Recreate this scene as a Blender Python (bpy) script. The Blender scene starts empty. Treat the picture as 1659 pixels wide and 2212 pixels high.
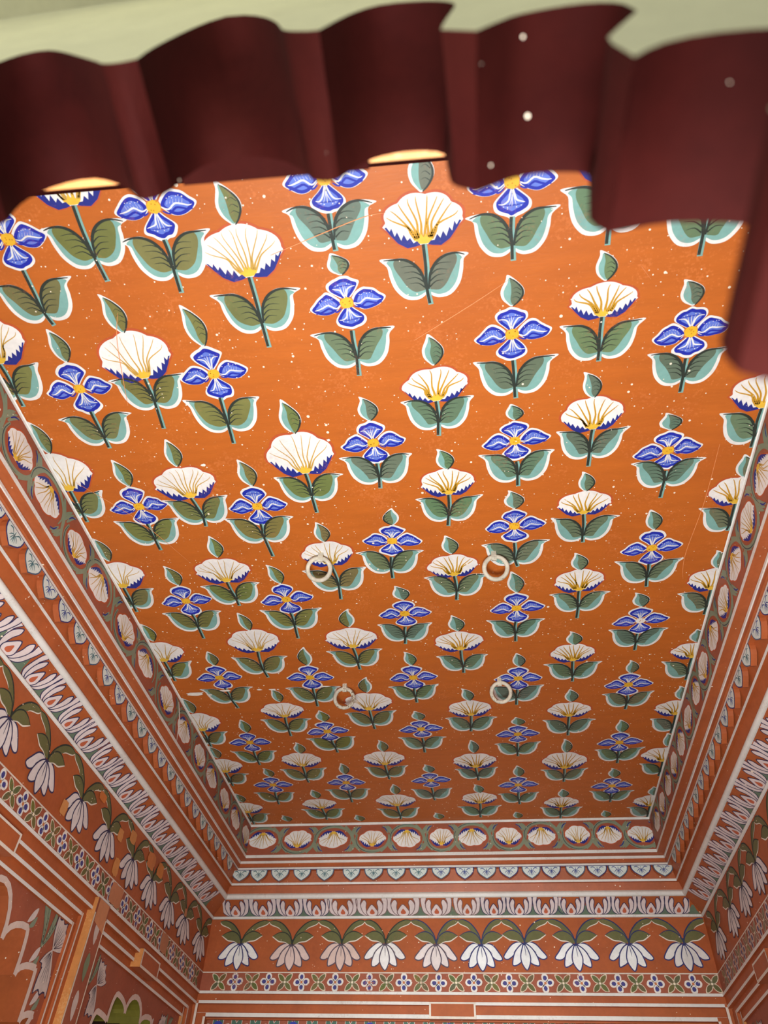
import bpy, math, random
from mathutils import Vector, Matrix
from mathutils.geometry import tessellate_polygon

random.seed(7)
SC = bpy.context.scene
COL = SC.collection
H = 3.55                      # ceiling height
W2, YF = 1.2, 1.8915          # half width / half length of the flat ceiling

# ------------------------------------------------------------------ camera
cam = bpy.data.cameras.new('camera')
cam_o = bpy.data.objects.new('camera', cam)
COL.objects.link(cam_o)
SC.camera = cam_o
_r = Vector((0.9919977, 0.1214881, 0.0343679))
_d = Vector((-0.0666006, 0.7347791, -0.6750289))
_f = Vector((-0.1072608, 0.6673382, 0.7369904))
CAM = Vector((0.2236784, -2.3875144, H - 1.9124223))
cam_o.matrix_world = Matrix(((_r.x, -_d.x, -_f.x, CAM.x), (_r.y, -_d.y, -_f.y, CAM.y),
                             (_r.z, -_d.z, -_f.z, CAM.z), (0, 0, 0, 1)))
cam.sensor_fit = 'VERTICAL'
cam.sensor_height = 36.0
cam.lens = 1531.6 / 2212 * 36.0
cam.clip_start = 0.01
cam.dof.use_dof = True
cam.dof.focus_distance = 3.0
cam.dof.aperture_fstop = cam.lens / 7.5

# ------------------------------------------------------------------ world, lights, exposure
world = bpy.data.worlds.new('daylight')
SC.world = world
world.use_nodes = True
world.node_tree.nodes['Background'].inputs[0].default_value = (0.93, 0.97, 1.0, 1)
world.node_tree.nodes['Background'].inputs[1].default_value = 0.4


def area(name, loc, target, sx, sy, power, color, spread=180):
    l = bpy.data.lights.new(name, 'AREA')
    l.shape = 'RECTANGLE'
    l.size, l.size_y = sx, sy
    l.energy = power
    l.color = color
    l.spread = math.radians(spread)
    o = bpy.data.objects.new(name, l)
    COL.objects.link(o)
    o.location = loc
    o.rotation_euler = (Vector(target) - Vector(loc)).to_track_quat('-Z', 'Y').to_euler()
    return o


# unseen panels added inside the entrance in place of daylight, then the porch light
area('near_ceiling_fill', (0.05, -1.95, 1.4), (0.05, -1.15, 2.5), 0.8, 0.5, 112, (0.95, 0.98, 1.0))  # added panel, faces up to brighten the near ceiling
area('far_wall_fill', (0.05, -2.0, 1.25), (0.05, 2.0, 2.25), 0.8, 0.6, 10.5, (0.92, 0.98, 1.0), 44)  # added panel, narrow beam to brighten the far wall
area('porch_daylight', (-1.0, -3.5, 1.9), (0.1, -2.2, 2.4), 1.4, 1.4, 17, (0.95, 0.98, 1.0))

SC.view_settings.view_transform = 'Standard'
SC.view_settings.look = 'None'
SC.view_settings.gamma = 1.0
SC.view_settings.use_curve_mapping = False
SC.view_settings.exposure = -0.35

# ------------------------------------------------------------------ helpers
def lin(c):
    return tuple((v / 255 / 12.92) if v / 255 <= 0.04045 else ((v / 255 + 0.055) / 1.055) ** 2.4 for v in c) + (1.0,)


def nd(nt, kind, **kw):
    n = nt.nodes.new(kind)
    for k, v in kw.items():
        setattr(n, k, v)
    return n


def ramp(nt, src, p0, p1, c0=(0, 0, 0, 1), c1=(1, 1, 1, 1)):
    r = nd(nt, 'ShaderNodeValToRGB')
    r.color_ramp.elements[0].position, r.color_ramp.elements[1].position = p0, p1
    r.color_ramp.elements[0].color, r.color_ramp.elements[1].color = c0, c1
    nt.links.new(src, r.inputs[0])
    return r.outputs[0]


def mixc(nt, fac, a, b, mode='MIX'):
    m = nd(nt, 'ShaderNodeMix', data_type='RGBA', blend_type=mode)
    for s, v in ((0, fac), (6, a), (7, b)):
        if isinstance(v, (int, float, tuple)):
            m.inputs[s].default_value = v
        else:
            nt.links.new(v, m.inputs[s])
    return m.outputs[2]


def noise(nt, vec, scale, detail=4, stretch=None):
    if stretch:
        mp = nd(nt, 'ShaderNodeMapping')
        mp.inputs['Scale'].default_value = stretch
        nt.links.new(vec, mp.inputs[0])
        vec = mp.outputs[0]
    n = nd(nt, 'ShaderNodeTexNoise')
    n.inputs['Scale'].default_value = scale
    n.inputs['Detail'].default_value = detail
    nt.links.new(vec, n.inputs['Vector'])
    return n.outputs[0]


def math1(nt, op, a, b):
    m = nd(nt, 'ShaderNodeMath', operation=op)
    for s, v in ((0, a), (1, b)):
        if isinstance(v, (int, float)):
            m.inputs[s].default_value = v
        else:
            nt.links.new(v, m.inputs[s])
    return m.outputs[0]


def specks(nt, pos, scale, size, keep):
    """paint droplets: small dots, one per kept voronoi cell"""
    v = nd(nt, 'ShaderNodeTexVoronoi')
    v.inputs['Scale'].default_value = scale
    nt.links.new(pos, v.inputs['Vector'])
    sep = nd(nt, 'ShaderNodeSeparateColor')
    nt.links.new(v.outputs['Color'], sep.inputs[0])
    r = math1(nt, 'MULTIPLY', sep.outputs[1], size)
    near = math1(nt, 'LESS_THAN', v.outputs['Distance'], r)
    return math1(nt, 'MULTIPLY', near, math1(nt, 'LESS_THAN', sep.outputs[0], keep))


def material(name, color=None, rough=0.55, var=0.12, streak=(1, 1, 1), speck=0.0, speck_scale=40, wear=None, wear_amt=0.0,
             attr=False, bump=0.15, spec=0.4, dirt=None, dirt_amt=0.0):
    m = bpy.data.materials.new(name)
    m.use_nodes = True
    nt = m.node_tree
    b = nt.nodes['Principled BSDF']
    pos = nd(nt, 'ShaderNodeNewGeometry').outputs['Position']
    if attr:
        a = nd(nt, 'ShaderNodeAttribute', attribute_name='Col')
        c = a.outputs['Color']
    else:
        c = lin(color)
    n1 = noise(nt, pos, 9, 5, streak)
    n2 = noise(nt, pos, 60, 3, streak)
    f = math1(nt, 'ADD', math1(nt, 'MULTIPLY', n1, 0.65), math1(nt, 'MULTIPLY', n2, 0.35))
    lo, hi = 1 - var * 2, 1 + var
    g = ramp(nt, f, 0.3, 0.7, (lo, lo, lo, 1), (hi, hi, hi, 1))
    c = mixc(nt, 1.0, c, g, 'MULTIPLY')
    if wear:
        w = noise(nt, pos, 130, 6)
        w2 = noise(nt, pos, 7, 3)
        fac = ramp(nt, math1(nt, 'ADD', math1(nt, 'MULTIPLY', w, 0.55), math1(nt, 'MULTIPLY', w2, 0.45)), 0.56, 0.64)
        c = mixc(nt, math1(nt, 'MULTIPLY', fac, wear_amt), c, lin(wear))
    if dirt:
        w2 = noise(nt, pos, 3.5, 6)
        c = mixc(nt, math1(nt, 'MULTIPLY', ramp(nt, w2, 0.45, 0.75), dirt_amt), c, lin(dirt))
    if speck:
        s1 = math1(nt, 'MAXIMUM', specks(nt, pos, speck_scale, 0.16, speck), specks(nt, pos, speck_scale * 2.3, 0.2, speck * 1.1))
        s2 = specks(nt, pos, speck_scale * 0.43, 0.085, speck * 1.3)
        c = mixc(nt, math1(nt, 'MAXIMUM', s1, s2), c, lin((243, 226, 200)))
    nt.links.new(c, b.inputs['Base Color']) if not isinstance(c, tuple) else None
    b.inputs['Roughness'].default_value = rough
    b.inputs['Specular IOR Level'].default_value = spec
    if bump:
        bp = nd(nt, 'ShaderNodeBump')
        bp.inputs['Strength'].default_value = bump
        bp.inputs['Distance'].default_value = 0.004
        nt.links.new(f, bp.inputs['Height'])
        nt.links.new(bp.outputs[0], b.inputs['Normal'])
    return m


ORANGE = (189, 100, 33)
M_CEIL = material('painted_orange_ceiling', ORANGE, 0.5, 0.06, (0.6, 3, 1), speck=0.3, speck_scale=34, dirt=(166, 82, 32), dirt_amt=0.35, wear=(226, 132, 70), wear_amt=0.35)
M_WALL = material('painted_orange_plaster', (172, 89, 47), 0.5, 0.11, (1, 1, 1), speck=0.07, dirt=(178, 96, 42), dirt_amt=0.5)
M_BAND = material('painted_brown_orange_band', (160, 86, 60), 0.55, 0.1, speck=0.05, dirt=(150, 92, 68), dirt_amt=0.4)
M_WHITE = material('whitewashed_moulding', (226, 222, 212), 0.45, 0.06, wear=(170, 120, 90), wear_amt=0.25, speck=0.0)
M_PAINT = material('mural_paint', None, 0.55, 0.09, speck=0.1, speck_scale=34, wear=(205, 120, 80), wear_amt=0.12, attr=True, bump=0.1)
M_WORN = material('worn_mural_paint', None, 0.6, 0.12, speck=0.08, speck_scale=34, wear=(168, 100, 72), wear_amt=0.75, attr=True, bump=0.1)
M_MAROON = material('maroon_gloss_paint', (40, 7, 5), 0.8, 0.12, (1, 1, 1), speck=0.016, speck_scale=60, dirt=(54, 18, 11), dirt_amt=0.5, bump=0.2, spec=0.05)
M_CREAM = material('cream_limewash', (226, 222, 184), 0.7, 0.06, dirt=(205, 200, 160), dirt_amt=0.4, bump=0.3)
M_OCHRE = material('ochre_plaster', (206, 138, 74), 0.6, 0.12, wear=(230, 190, 130), wear_amt=0.3)
M_OLIVE = material('yellow_green_niche_plaster', (124, 116, 38), 0.6, 0.12)
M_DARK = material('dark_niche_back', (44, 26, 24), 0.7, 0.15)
M_RING = material('whitewashed_iron', (208, 200, 178), 0.7, 0.22, wear=(110, 88, 66), wear_amt=0.9, bump=0.8)
M_FLOOR = material('pale_stone_floor', (128, 116, 98), 0.6, 0.08)


def link(o, parent=None):
    COL.objects.link(o)
    if parent is not None:
        o.parent = parent
    return o


def mesh(name, verts, faces, mats, parent=None, mat_idx=None, cols=None):
    me = bpy.data.meshes.new(name)
    me.from_pydata([tuple(v) for v in verts], [], faces)
    for m in (mats if isinstance(mats, (list, tuple)) else [mats]):
        me.materials.append(m)
    if mat_idx:
        me.polygons.foreach_set('material_index', mat_idx)
    if cols:
        at = me.color_attributes.new('Col', 'FLOAT_COLOR', 'CORNER')
        buf = []
        for f, c in zip(faces, cols):
            buf.extend(c * len(f))
        at.data.foreach_set('color', buf)
    me.update()
    return link(bpy.data.objects.new(name, me), parent)


def setting(o, label, cat):
    o['kind'] = 'structure'
    o['label'] = label
    o['category'] = cat
    return o


def wp(side, s, o, d):
    """point on a wall: s runs to the right as seen from inside, o outward from the ceiling edge, d down from the ceiling"""
    if side == 'near':            # the entrance wall is a little out of square
        return (-s, -(YF + o) - 0.031 * (s + 0.24), H - d)
    if side == 'far':
        return (s, YF + o, H - d)
    if side == 'left':
        return (-(W2 + o), s, H - d)
    if side == 'right':
        return (W2 + o, -s, H - d)


def half(side):
    return W2 if side in ('far', 'near') else YF


def course(name, side, prof, mats, idx, back=None, parent=None):
    """solid moulding course: front profile [(o,d)..] from top to bottom, mitred at both ends"""
    hl = half(side)
    back = back or (0.33 if side == 'near' else 0.42)
    pts = list(prof) + [(back, prof[-1][1]), (back, prof[0][1])]
    n = len(pts)
    e0, e1 = (0.05 if side == 'left' else 0), (0.05 if side == 'right' else 0)
    v = [wp(side, -(hl + o) - e0, o, d) for o, d in pts] + [wp(side, hl + o + e1, o, d) for o, d in pts]
    f = [(i, (i + 1) % n, n + (i + 1) % n, n + i) for i in range(n)] + [tuple(range(n - 1, -1, -1)), tuple(range(n, 2 * n))]
    mi = list(idx) + [0] * (n - len(idx)) + [0, 0]
    return mesh(name, v, f, mats, parent, mi)


def box(name, side, s0, s1, o0, o1, d0, d1, mats, parent=None, front=0, sides=None):
    v = [wp(side, s, o, d) for o in (o0, o1) for d in (d0, d1) for s in (s0, s1)]
    f = [(0, 1, 3, 2), (4, 6, 7, 5), (0, 4, 5, 1), (2, 3, 7, 6), (0, 2, 6, 4), (1, 5, 7, 3)]
    sd = front if sides is None else sides
    return mesh(name, v, f, mats, parent, [front, 0, front, front, sd, sd])


def spline(pts, n=6, closed=False):
    out = []
    k = len(pts)
    rng = range(k) if closed else range(k - 1)
    for i in rng:
        p0 = pts[(i - 1) % k] if closed or i > 0 else pts[0]
        p1, p2 = pts[i], pts[(i + 1) % k]
        p3 = pts[(i + 2) % k] if closed or i + 2 < k else pts[-1]
        for j in range(n):
            t = j / n
            out.append(tuple(0.5 * ((2 * p1[a]) + (-p0[a] + p2[a]) * t + (2 * p0[a] - 5 * p1[a] + 4 * p2[a] - p3[a]) * t * t
                                    + (-p0[a] + 3 * p1[a] - 3 * p2[a] + p3[a]) * t ** 3) for a in (0, 1)))
    if not closed:
        out.append(tuple(pts[-1]))
    return out


def clip_half(poly, ax, val, keep_less):
    out = []
    for i in range(len(poly)):
        a, b = poly[i - 1], poly[i]
        ia = (a[ax] <= val) if keep_less else (a[ax] >= val)
        ib = (b[ax] <= val) if keep_less else (b[ax] >= val)
        if ia != ib:
            t = (val - a[ax]) / (b[ax] - a[ax])
            out.append((a[0] + (b[0] - a[0]) * t, a[1] + (b[1] - a[1]) * t))
        if ib:
            out.append(b)
    return out


LAYER = 0.00045
COUNT = [0]


class Paint:
    """flat brushwork built as thin layered polygons on a surface; xf: local -> surface (u,v); surf: (u,v,height) -> world"""
    def __init__(self, surf, xf=None, clip=None):
        self.surf, self.xf, self.clip = surf, xf or (lambda u, v: (u, v)), clip
        self.v, self.f, self.c = [], [], []
        COUNT[0] += 1
        self.bias = (COUNT[0] % 13) * 3.1e-5

    def poly(self, pts, col, layer=1, raw=False):
        q = [p if raw else self.xf(*p) for p in pts]
        if self.clip:
            for ax, val, less in self.clip:
                q = clip_half(q, ax, val, less)
                if len(q) < 3:
                    return self
        n = len(self.v)
        self.v += [self.surf(u, w, layer * LAYER + self.bias) for u, w in q]
        self.f.append(tuple(range(n, n + len(q))))
        self.c.append(lin(col))
        return self

    def shape(self, pts, col, layer=1, n=5):
        return self.poly(spline(pts, n, True), col, layer)

    def stroke(self, pts, w, col, layer=2, n=5, taper=True, taper0=None):
        p = [self.xf(*q) for q in (spline(pts, n) if len(pts) > 2 and n > 1 else pts)]
        m = len(p)
        L, R = [], []
        for i in range(m):
            a, b = p[max(0, i - 1)], p[min(m - 1, i + 1)]
            dx, dy = b[0] - a[0], b[1] - a[1]
            l = math.hypot(dx, dy) or 1
            t = i / (m - 1)
            ww = w / 2
            if taper:
                ww *= 0.25 + 0.75 * math.sin(math.pi * min(1, 0.12 + t * 0.88)) if taper0 is None else (1 - t) * 0.85 + 0.15
            nx, ny = -dy / l * ww, dx / l * ww
            L.append((p[i][0] + nx, p[i][1] + ny))
            R.append((p[i][0] - nx, p[i][1] - ny))
        for i in range(m - 1):
            self.poly([L[i], L[i + 1], R[i + 1], R[i]], col, layer + i * .007, raw=True)
        return self

    def outlined(self, pts, fill, line, w, layer=1, n=4):
        p = spline(pts, n, True)
        self.poly(p, fill, layer)
        self.stroke(p + [p[0]], w, line, layer + .5, 1, taper=False)
        return self

    def dot(self, u, v, r, col, layer=2, k=7, sx=1.0, jag=0.0):
        return self.poly([(u + r * sx * math.cos(6.2832 * i / k) * (1 + random.uniform(-jag, jag)),
                           v + r * math.sin(6.2832 * i / k) * (1 + random.uniform(-jag, jag))) for i in range(k)], col, layer)

    def build(self, name, parent=None, mat=None):
        if not self.f:
            return None
        return mesh(name, self.v, self.f, mat or M_PAINT, parent, None, self.c)


def inset(pts, k, c=None):
    cx = sum(p[0] for p in pts) / len(pts) if c is None else c[0]
    cy = sum(p[1] for p in pts) / len(pts) if c is None else c[1]
    return [(cx + (x - cx) * k, cy + (y - cy) * k) for x, y in pts]


def jit(pts, a):
    return [(x + random.uniform(-a, a), y + random.uniform(-a, a)) for x, y in pts]


WHITE, TEAL, DKGREEN = (232, 229, 221), (124, 170, 160), (42, 50, 42)
OLIVE, SAGE = (116, 116, 66), (100, 118, 92)
BLUE, SKY, NAVY, YEL = (24, 40, 160), (94, 118, 202), (34, 44, 128), (232, 178, 44)

# ------------------------------------------------------------------ ceiling and floor
def plain_box(name, x0, x1, y0, y1, z0, z1, m, parent=None):
    v = [(x, y, z) for z in (z0, z1) for y in (y0, y1) for x in (x0, x1)]
    f = [(0, 2, 3, 1), (4, 5, 7, 6), (0, 1, 5, 4), (2, 6, 7, 3), (0, 4, 6, 2), (1, 3, 7, 5)]
    return mesh(name, v, f, m, parent)


ceiling = setting(plain_box('ceiling', -1.62, 1.62, -2.18, 2.31, H, H + 0.12, M_CEIL),
                  'flat orange ceiling painted with rows of blue and white flowers', 'ceiling')
setting(plain_box('floor', -1.9, 1.9, -4.6, 2.5, -0.1, 0.0, M_FLOOR), 'pale stone floor below the painted room', 'floor')

# ------------------------------------------------------------------ cornice courses, one solid per side
SIDES = ('far', 'left', 'right', 'near')
WHERE = {'far': 'on the far wall', 'left': 'along the left wall', 'right': 'along the right wall', 'near': 'above the entrance arch'}
trim_n = [0]


def trim(side, prof, mats, idx, what):
    trim_n[0] += 1
    return setting(course('trim_%d' % trim_n[0], side, prof, mats, idx), what + ' ' + WHERE[side], 'moulding')


FRIEZE, FILLET, SCALLOP, ROLL, COVE, BEAD, UPPER = {}, {}, {}, {}, {}, {}, {}
OWM = [M_WALL, M_WHITE, M_BAND]
for sd in SIDES:
    OWM = [M_WALL, M_WHITE, M_BAND] if sd != 'near' else [M_MAROON, M_WHITE, M_MAROON]  # near courses take maroon: the dark shade line there is put into the colour
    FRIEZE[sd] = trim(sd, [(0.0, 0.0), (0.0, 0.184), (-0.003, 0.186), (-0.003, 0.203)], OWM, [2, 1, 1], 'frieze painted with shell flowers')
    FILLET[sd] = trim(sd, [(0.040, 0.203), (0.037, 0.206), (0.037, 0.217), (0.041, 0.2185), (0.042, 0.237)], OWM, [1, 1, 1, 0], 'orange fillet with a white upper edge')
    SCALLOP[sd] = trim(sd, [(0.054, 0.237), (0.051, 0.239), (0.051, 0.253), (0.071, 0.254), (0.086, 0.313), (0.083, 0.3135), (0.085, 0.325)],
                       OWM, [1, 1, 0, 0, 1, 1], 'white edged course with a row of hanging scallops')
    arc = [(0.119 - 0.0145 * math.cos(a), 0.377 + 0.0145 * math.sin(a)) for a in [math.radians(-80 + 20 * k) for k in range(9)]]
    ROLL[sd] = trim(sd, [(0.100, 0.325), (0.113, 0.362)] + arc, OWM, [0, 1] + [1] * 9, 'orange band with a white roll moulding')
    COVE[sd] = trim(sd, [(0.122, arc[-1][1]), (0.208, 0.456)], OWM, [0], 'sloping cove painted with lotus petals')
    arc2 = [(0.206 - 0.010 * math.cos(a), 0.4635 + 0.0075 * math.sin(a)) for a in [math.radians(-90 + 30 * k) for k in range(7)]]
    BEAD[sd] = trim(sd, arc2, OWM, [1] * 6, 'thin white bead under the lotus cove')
    if sd != 'near':
        UPPER[sd] = setting(course('wall_%s' % sd, sd, [(0.208, 0.471), (0.203, 0.742), (0.202, 0.833), (0.196, 0.835), (0.196, 0.848)], OWM, [0, 2, 1, 1]),
                            'orange painted wall with drooping lotus flowers, %s side' % sd, 'wall')
    else:
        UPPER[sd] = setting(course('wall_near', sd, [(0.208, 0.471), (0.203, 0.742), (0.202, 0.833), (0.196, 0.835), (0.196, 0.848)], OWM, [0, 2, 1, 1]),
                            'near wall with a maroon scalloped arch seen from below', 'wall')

# ------------------------------------------------------------------ flower brushwork (local units: metres, v towards the tip)
CEIL_CLIP = [(0, W2, True), (0, -W2, False), (1, YF, True), (1, -YF, False)]
ceil_surf = lambda u, v, h: (u, v, H - h)


def frame(ox, oy, ax, ay, su=1.0, sv=1.0):
    l = math.hypot(ax, ay) or 1
    ax, ay = ax / l, ay / l
    return lambda u, v: (ox + ax * v * sv - ay * u * su, oy + ay * v * sv + ax * u * su)


def petal_round(P, xf, L, first_detail=True):
    """wide fan petal pointing along +v"""
    k = L / 0.083
    o = [(0.003, .013), (.022, .030), (.040, .048), (.040, .062), (.028, .072), (.014, .079), (0, .083), (-.013, .078), (-.027, .074), (-.040, .062), (-.038, .046), (-.02, .028), (-.004, .013)]
    o = jit([(x * random.uniform(.94, 1.06), y * k) for x, y in o], .0016)
    s = random.uniform(1.12, 1.2)
    P.xf = xf
    P.shape([(x * s, (y - .05 * k) * s + .053 * k) for x, y in o], WHITE, 1, 4)
    P.shape(o, BLUE, 2, 4)
    P.shape([(x * .70, (y - .048 * k) * .68 + .048 * k) for x, y in o], SKY, 3, 4)
    w = .0046
    for sg in (1, -1):
        j = lambda: random.uniform(-.003, .003)
        P.stroke([(sg * .002, .016), (sg * .006, .03 * k), (sg * (.012 + j()), .045 * k), (sg * .022, (.052 + j()) * k), (sg * (.034 + j()), .053 * k)], w, WHITE, 4, 3)
        P.stroke([(sg * .001, .02), (sg * .004 + j(), .038 * k), (sg * .009 + j(), .058 * k)], .002, WHITE, 4, 3)
        P.dot(sg * .011 + j(), .063 * k, .0018, WHITE, 4, 5)
        P.dot(sg * .021 + j(), .060 * k, .0014, WHITE, 4, 5)
    P.stroke([(0, .02), (0, .045 * k), (.001, .06 * k)], .002, WHITE, 4, 3)
    P.stroke([(-.03, .056 * k), (0, .058 * k), (.03, .056 * k)], .003, BLUE, 3.5, 3)


def petal_long(P, xf, L, sg):
    """pointed side petal along +v; +u*sg is the upper side"""
    k = L / 0.108
    o = [(0, .018), (.020, .032), (.034, .052), (.031, .068), (.022, .082), (.010, .095), (-.004, .109), (-.020, .094), (-.029, .070), (-.026, .046), (-.013, .027)]
    o = jit([(x * sg * random.uniform(.92, 1.05), y * k) for x, y in o], .0015)
    s = 1.13
    P.xf = xf
    P.shape([(x * s + .003 * sg, (y - .062 * k) * s + .062 * k) for x, y in o], WHITE, 1, 4)
    P.shape(o, BLUE, 2, 4)
    P.shape([((x) * .70, (y - .06 * k) * .74 + .06 * k) for x, y in o], SKY, 3, 4)
    j = lambda: random.uniform(-.003, .003)
    line = [(-.003 * sg, .02), (-.010 * sg + j(), .036 * k), (.004 * sg + j(), .056 * k), (-.002 * sg, .074 * k), (-.006 * sg + j(), .090 * k), (-.006 * sg, .1 * k)]
    P.stroke([(x - .011 * sg, y) for x, y in line], .006, BLUE, 3.4, 3)
    P.stroke(line, .0048, WHITE, 4, 3)
    for i in range(6):
        b = (.036 + .008 * i) * k
        P.stroke([(.002 * sg + j() * .5, b), (.012 * sg + j() * .6, b + .004)], .0016, WHITE, 4, 1)
        P.dot((.017 + random.uniform(-.002, .004)) * sg, b + .003 + j(), .0014, WHITE, 4, 5)


def leaf_shape(P, xf, sg, sc, green, vein=True):
    """one curling leaf; root at the origin, tip up and out to the side sg"""
    P.xf = lambda u, v: xf(u * sg * sc, v * sc)
    j = lambda a: random.uniform(-a, a)
    tip = (.118 + j(.006), .084 + j(.008))
    out = [(.004, -.012), (.006, .016), (.014, .043), (.032, .068), (.058, .083), (.085, .086), tip, (.103, .066), (.099, .036), (.088, .002), (.064, -.026), (.034, -.034), (.014, -.026)]
    out = [out[0]] + jit(out[1:], .002)
    P.shape([(.003, -.016), (.004, .016), (.012, .045), (.031, .071), (.058, .0865), (.086, .088), (tip[0] + .007, tip[1] + .003), (.107, .066), (.103, .035), (.092, -.002), (.066, -.032), (.034, -.039), (.012, -.031)], WHITE, 1, 4)
    P.shape([(.004, -.012), (.005, .016), (.013, .044), (.031, .069), (.058, .084), (.085, .085), (tip[0] - .012, tip[1] - .006), (.097, .062), (.092, .034), (.081, .002), (.060, -.022), (.034, -.029), (.014, -.022)], TEAL, 2, 4)
    e = random.uniform(-.008, .010) - (.008 if green[2] > 80 else 0)
    P.shape([(.005, -.008), (.006, .016), (.014, .043), (.032, .067), (.058, .082), (.084, .083), (.088 + e * .3, .062), (.074 + e, .030), (.058 + e, .002), (.036, -.014), (.016, -.013)], green, 3, 4)
    P.stroke([(.004, -.01), (.0075, .018), (.015, .043), (.033, .068), (.059, .083), (.088, .0855), (tip[0] - .004, tip[1])], .0085, DKGREEN, 4, 4)
    if vein:
        for i in range(4):
            b = -.004 + .017 * i
            P.stroke([(.007 + .002 * i, b), (.026 + .004 * i + j(.002), b + .015), (.050 + .006 * i + j(.003), b + .014 + j(.003))], .0046, DKGREEN, 3.6, 3, taper0=True)


def bud_shape(P, xf, ln, flip, green):
    """leaf bud from (0,0) to the tip at (-.018, ln)"""
    sg = -1 if flip else 1
    k = ln / .085
    P.xf = lambda u, v: xf(u * sg, v * k)
    j = lambda a: random.uniform(-a, a)
    w = random.uniform(.88, 1.12)
    P.shape([(0, -.004), (.014 * w, .006), (.031 * w, .030), (.029 * w, .052), (.010, .074), (-.018 + j(.006), .093), (-.022, .076), (-.033 * w, .045), (-.028 * w, .020), (-.012, .003)], WHITE, 1, 4)
    P.shape([(0, 0), (.012 * w, .008), (.028 * w, .030), (.026 * w, .051), (.008, .071), (-.013, .083), (-.016, .068), (-.025 * w, .044), (-.021 * w, .022), (-.009, .006)], TEAL, 2, 4)
    P.shape([(0.002, .002), (.012 * w, .009), (.027 * w, .030), (.025 * w, .051), (.007, .071), (-.010, .082), (-.006, .060), (-.006 + j(.004), .038), (-.005, .018)], green, 3, 4)
    P.stroke([(.003, -.002), (.016 * w, .010), (.0275 * w, .030), (.025 * w, .051), (.007, .072), (-.012, .084)], .006, DKGREEN, 4, 4)
    for i in range(3):
        P.stroke([(.022 * w, .02 + .013 * i), (.010, .027 + .014 * i), (-.001, .023 + .013 * i)], .0026, DKGREEN, 3.6, 3, taper0=True)


def shell_shape(P, xf, sc, g, sepal=1.0, stripes=8, tall=None):
    """white ribbed shell bloom standing on its base at the origin"""
    P.xf = lambda u, v: xf(u * sc, v * (tall or sc))
    j = lambda a: random.uniform(-a, a)
    hh = random.uniform(.93, 1.06)
    lean = j(.008)
    rim = []
    nb = random.choice((6, 7, 8))
    for i in range(61):
        a = math.radians(4 + 172 * i / 60)
        r = 1 + .10 * abs(math.sin(nb * a * .5 + .4)) - .065
        rim.append((.104 * math.cos(a) * r + lean * math.sin(a), (.056 + .071 * math.sin(a) * r) * hh))
    low_r = spline([(0, 0), (.020, -.002), (.044, -.004), (.068, .010), (.086, .032), (.106, .052)], 4)
    low_l = [(-x, y) for x, y in spline([(0, 0), (.020, -.002), (.044, -.004), (.068, .010), (.086, .032), (.106, .052)], 4)][::-1]
    out = low_r + rim + low_l[:-1]
    P.poly([(x * 1.07, (y - .05) * 1.08 + .05) for x, y in out], (186, 84, 44), .5)
    P.poly(out, (236, 232, 224), 1)
    gold = (196, 146, 36) if g else (200, 158, 70)
    for i in range(stripes):
        t = (i + .5) / stripes
        a = math.radians(168 - 156 * t + j(4))
        rx, ry = .098 * math.cos(a) + lean * math.sin(a), (.056 + .064 * math.sin(a)) * hh
        c = math.cos(a)
        P.stroke([(c * .022, .012), (c * .034 + j(.003), .030), (c * .046 + j(.005), .060 - .012 * abs(c) + j(.004)), (rx * .86 + j(.004), ry * .86), (rx, ry)],
                 .0095 if g else .0066, gold, 2, 3, taper0=True)
    P.shape([(0, .001), (.016, .003), (.024, .014), (.012, .016), (.006, .026), (0, .018), (-.007, .027), (-.012, .015), (-.024, .014), (-.016, .003)], (232, 186, 60), 2.2, 3)
    if sepal > 0:
        for sg in (1, -1):
            k = sepal * random.uniform(.85, 1.1)
            jag = [(.096, .048), (.088, .037), (.083, .046), (.076, .026), (.069, .036), (.060, .015), (.052, .028), (.044, .011), (.036, .020), (.028, .006), (.018, .008)]
            P.poly([(sg * x, y) for x, y in [(.010, -.001), (.022, -.004), (.045, -.0065), (.069, .008), (.087, .030), (.101, .050)]] + [(sg * x, y * (.7 + .35 * k) + j(.002)) for x, y in jag], NAVY, 3)


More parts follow.
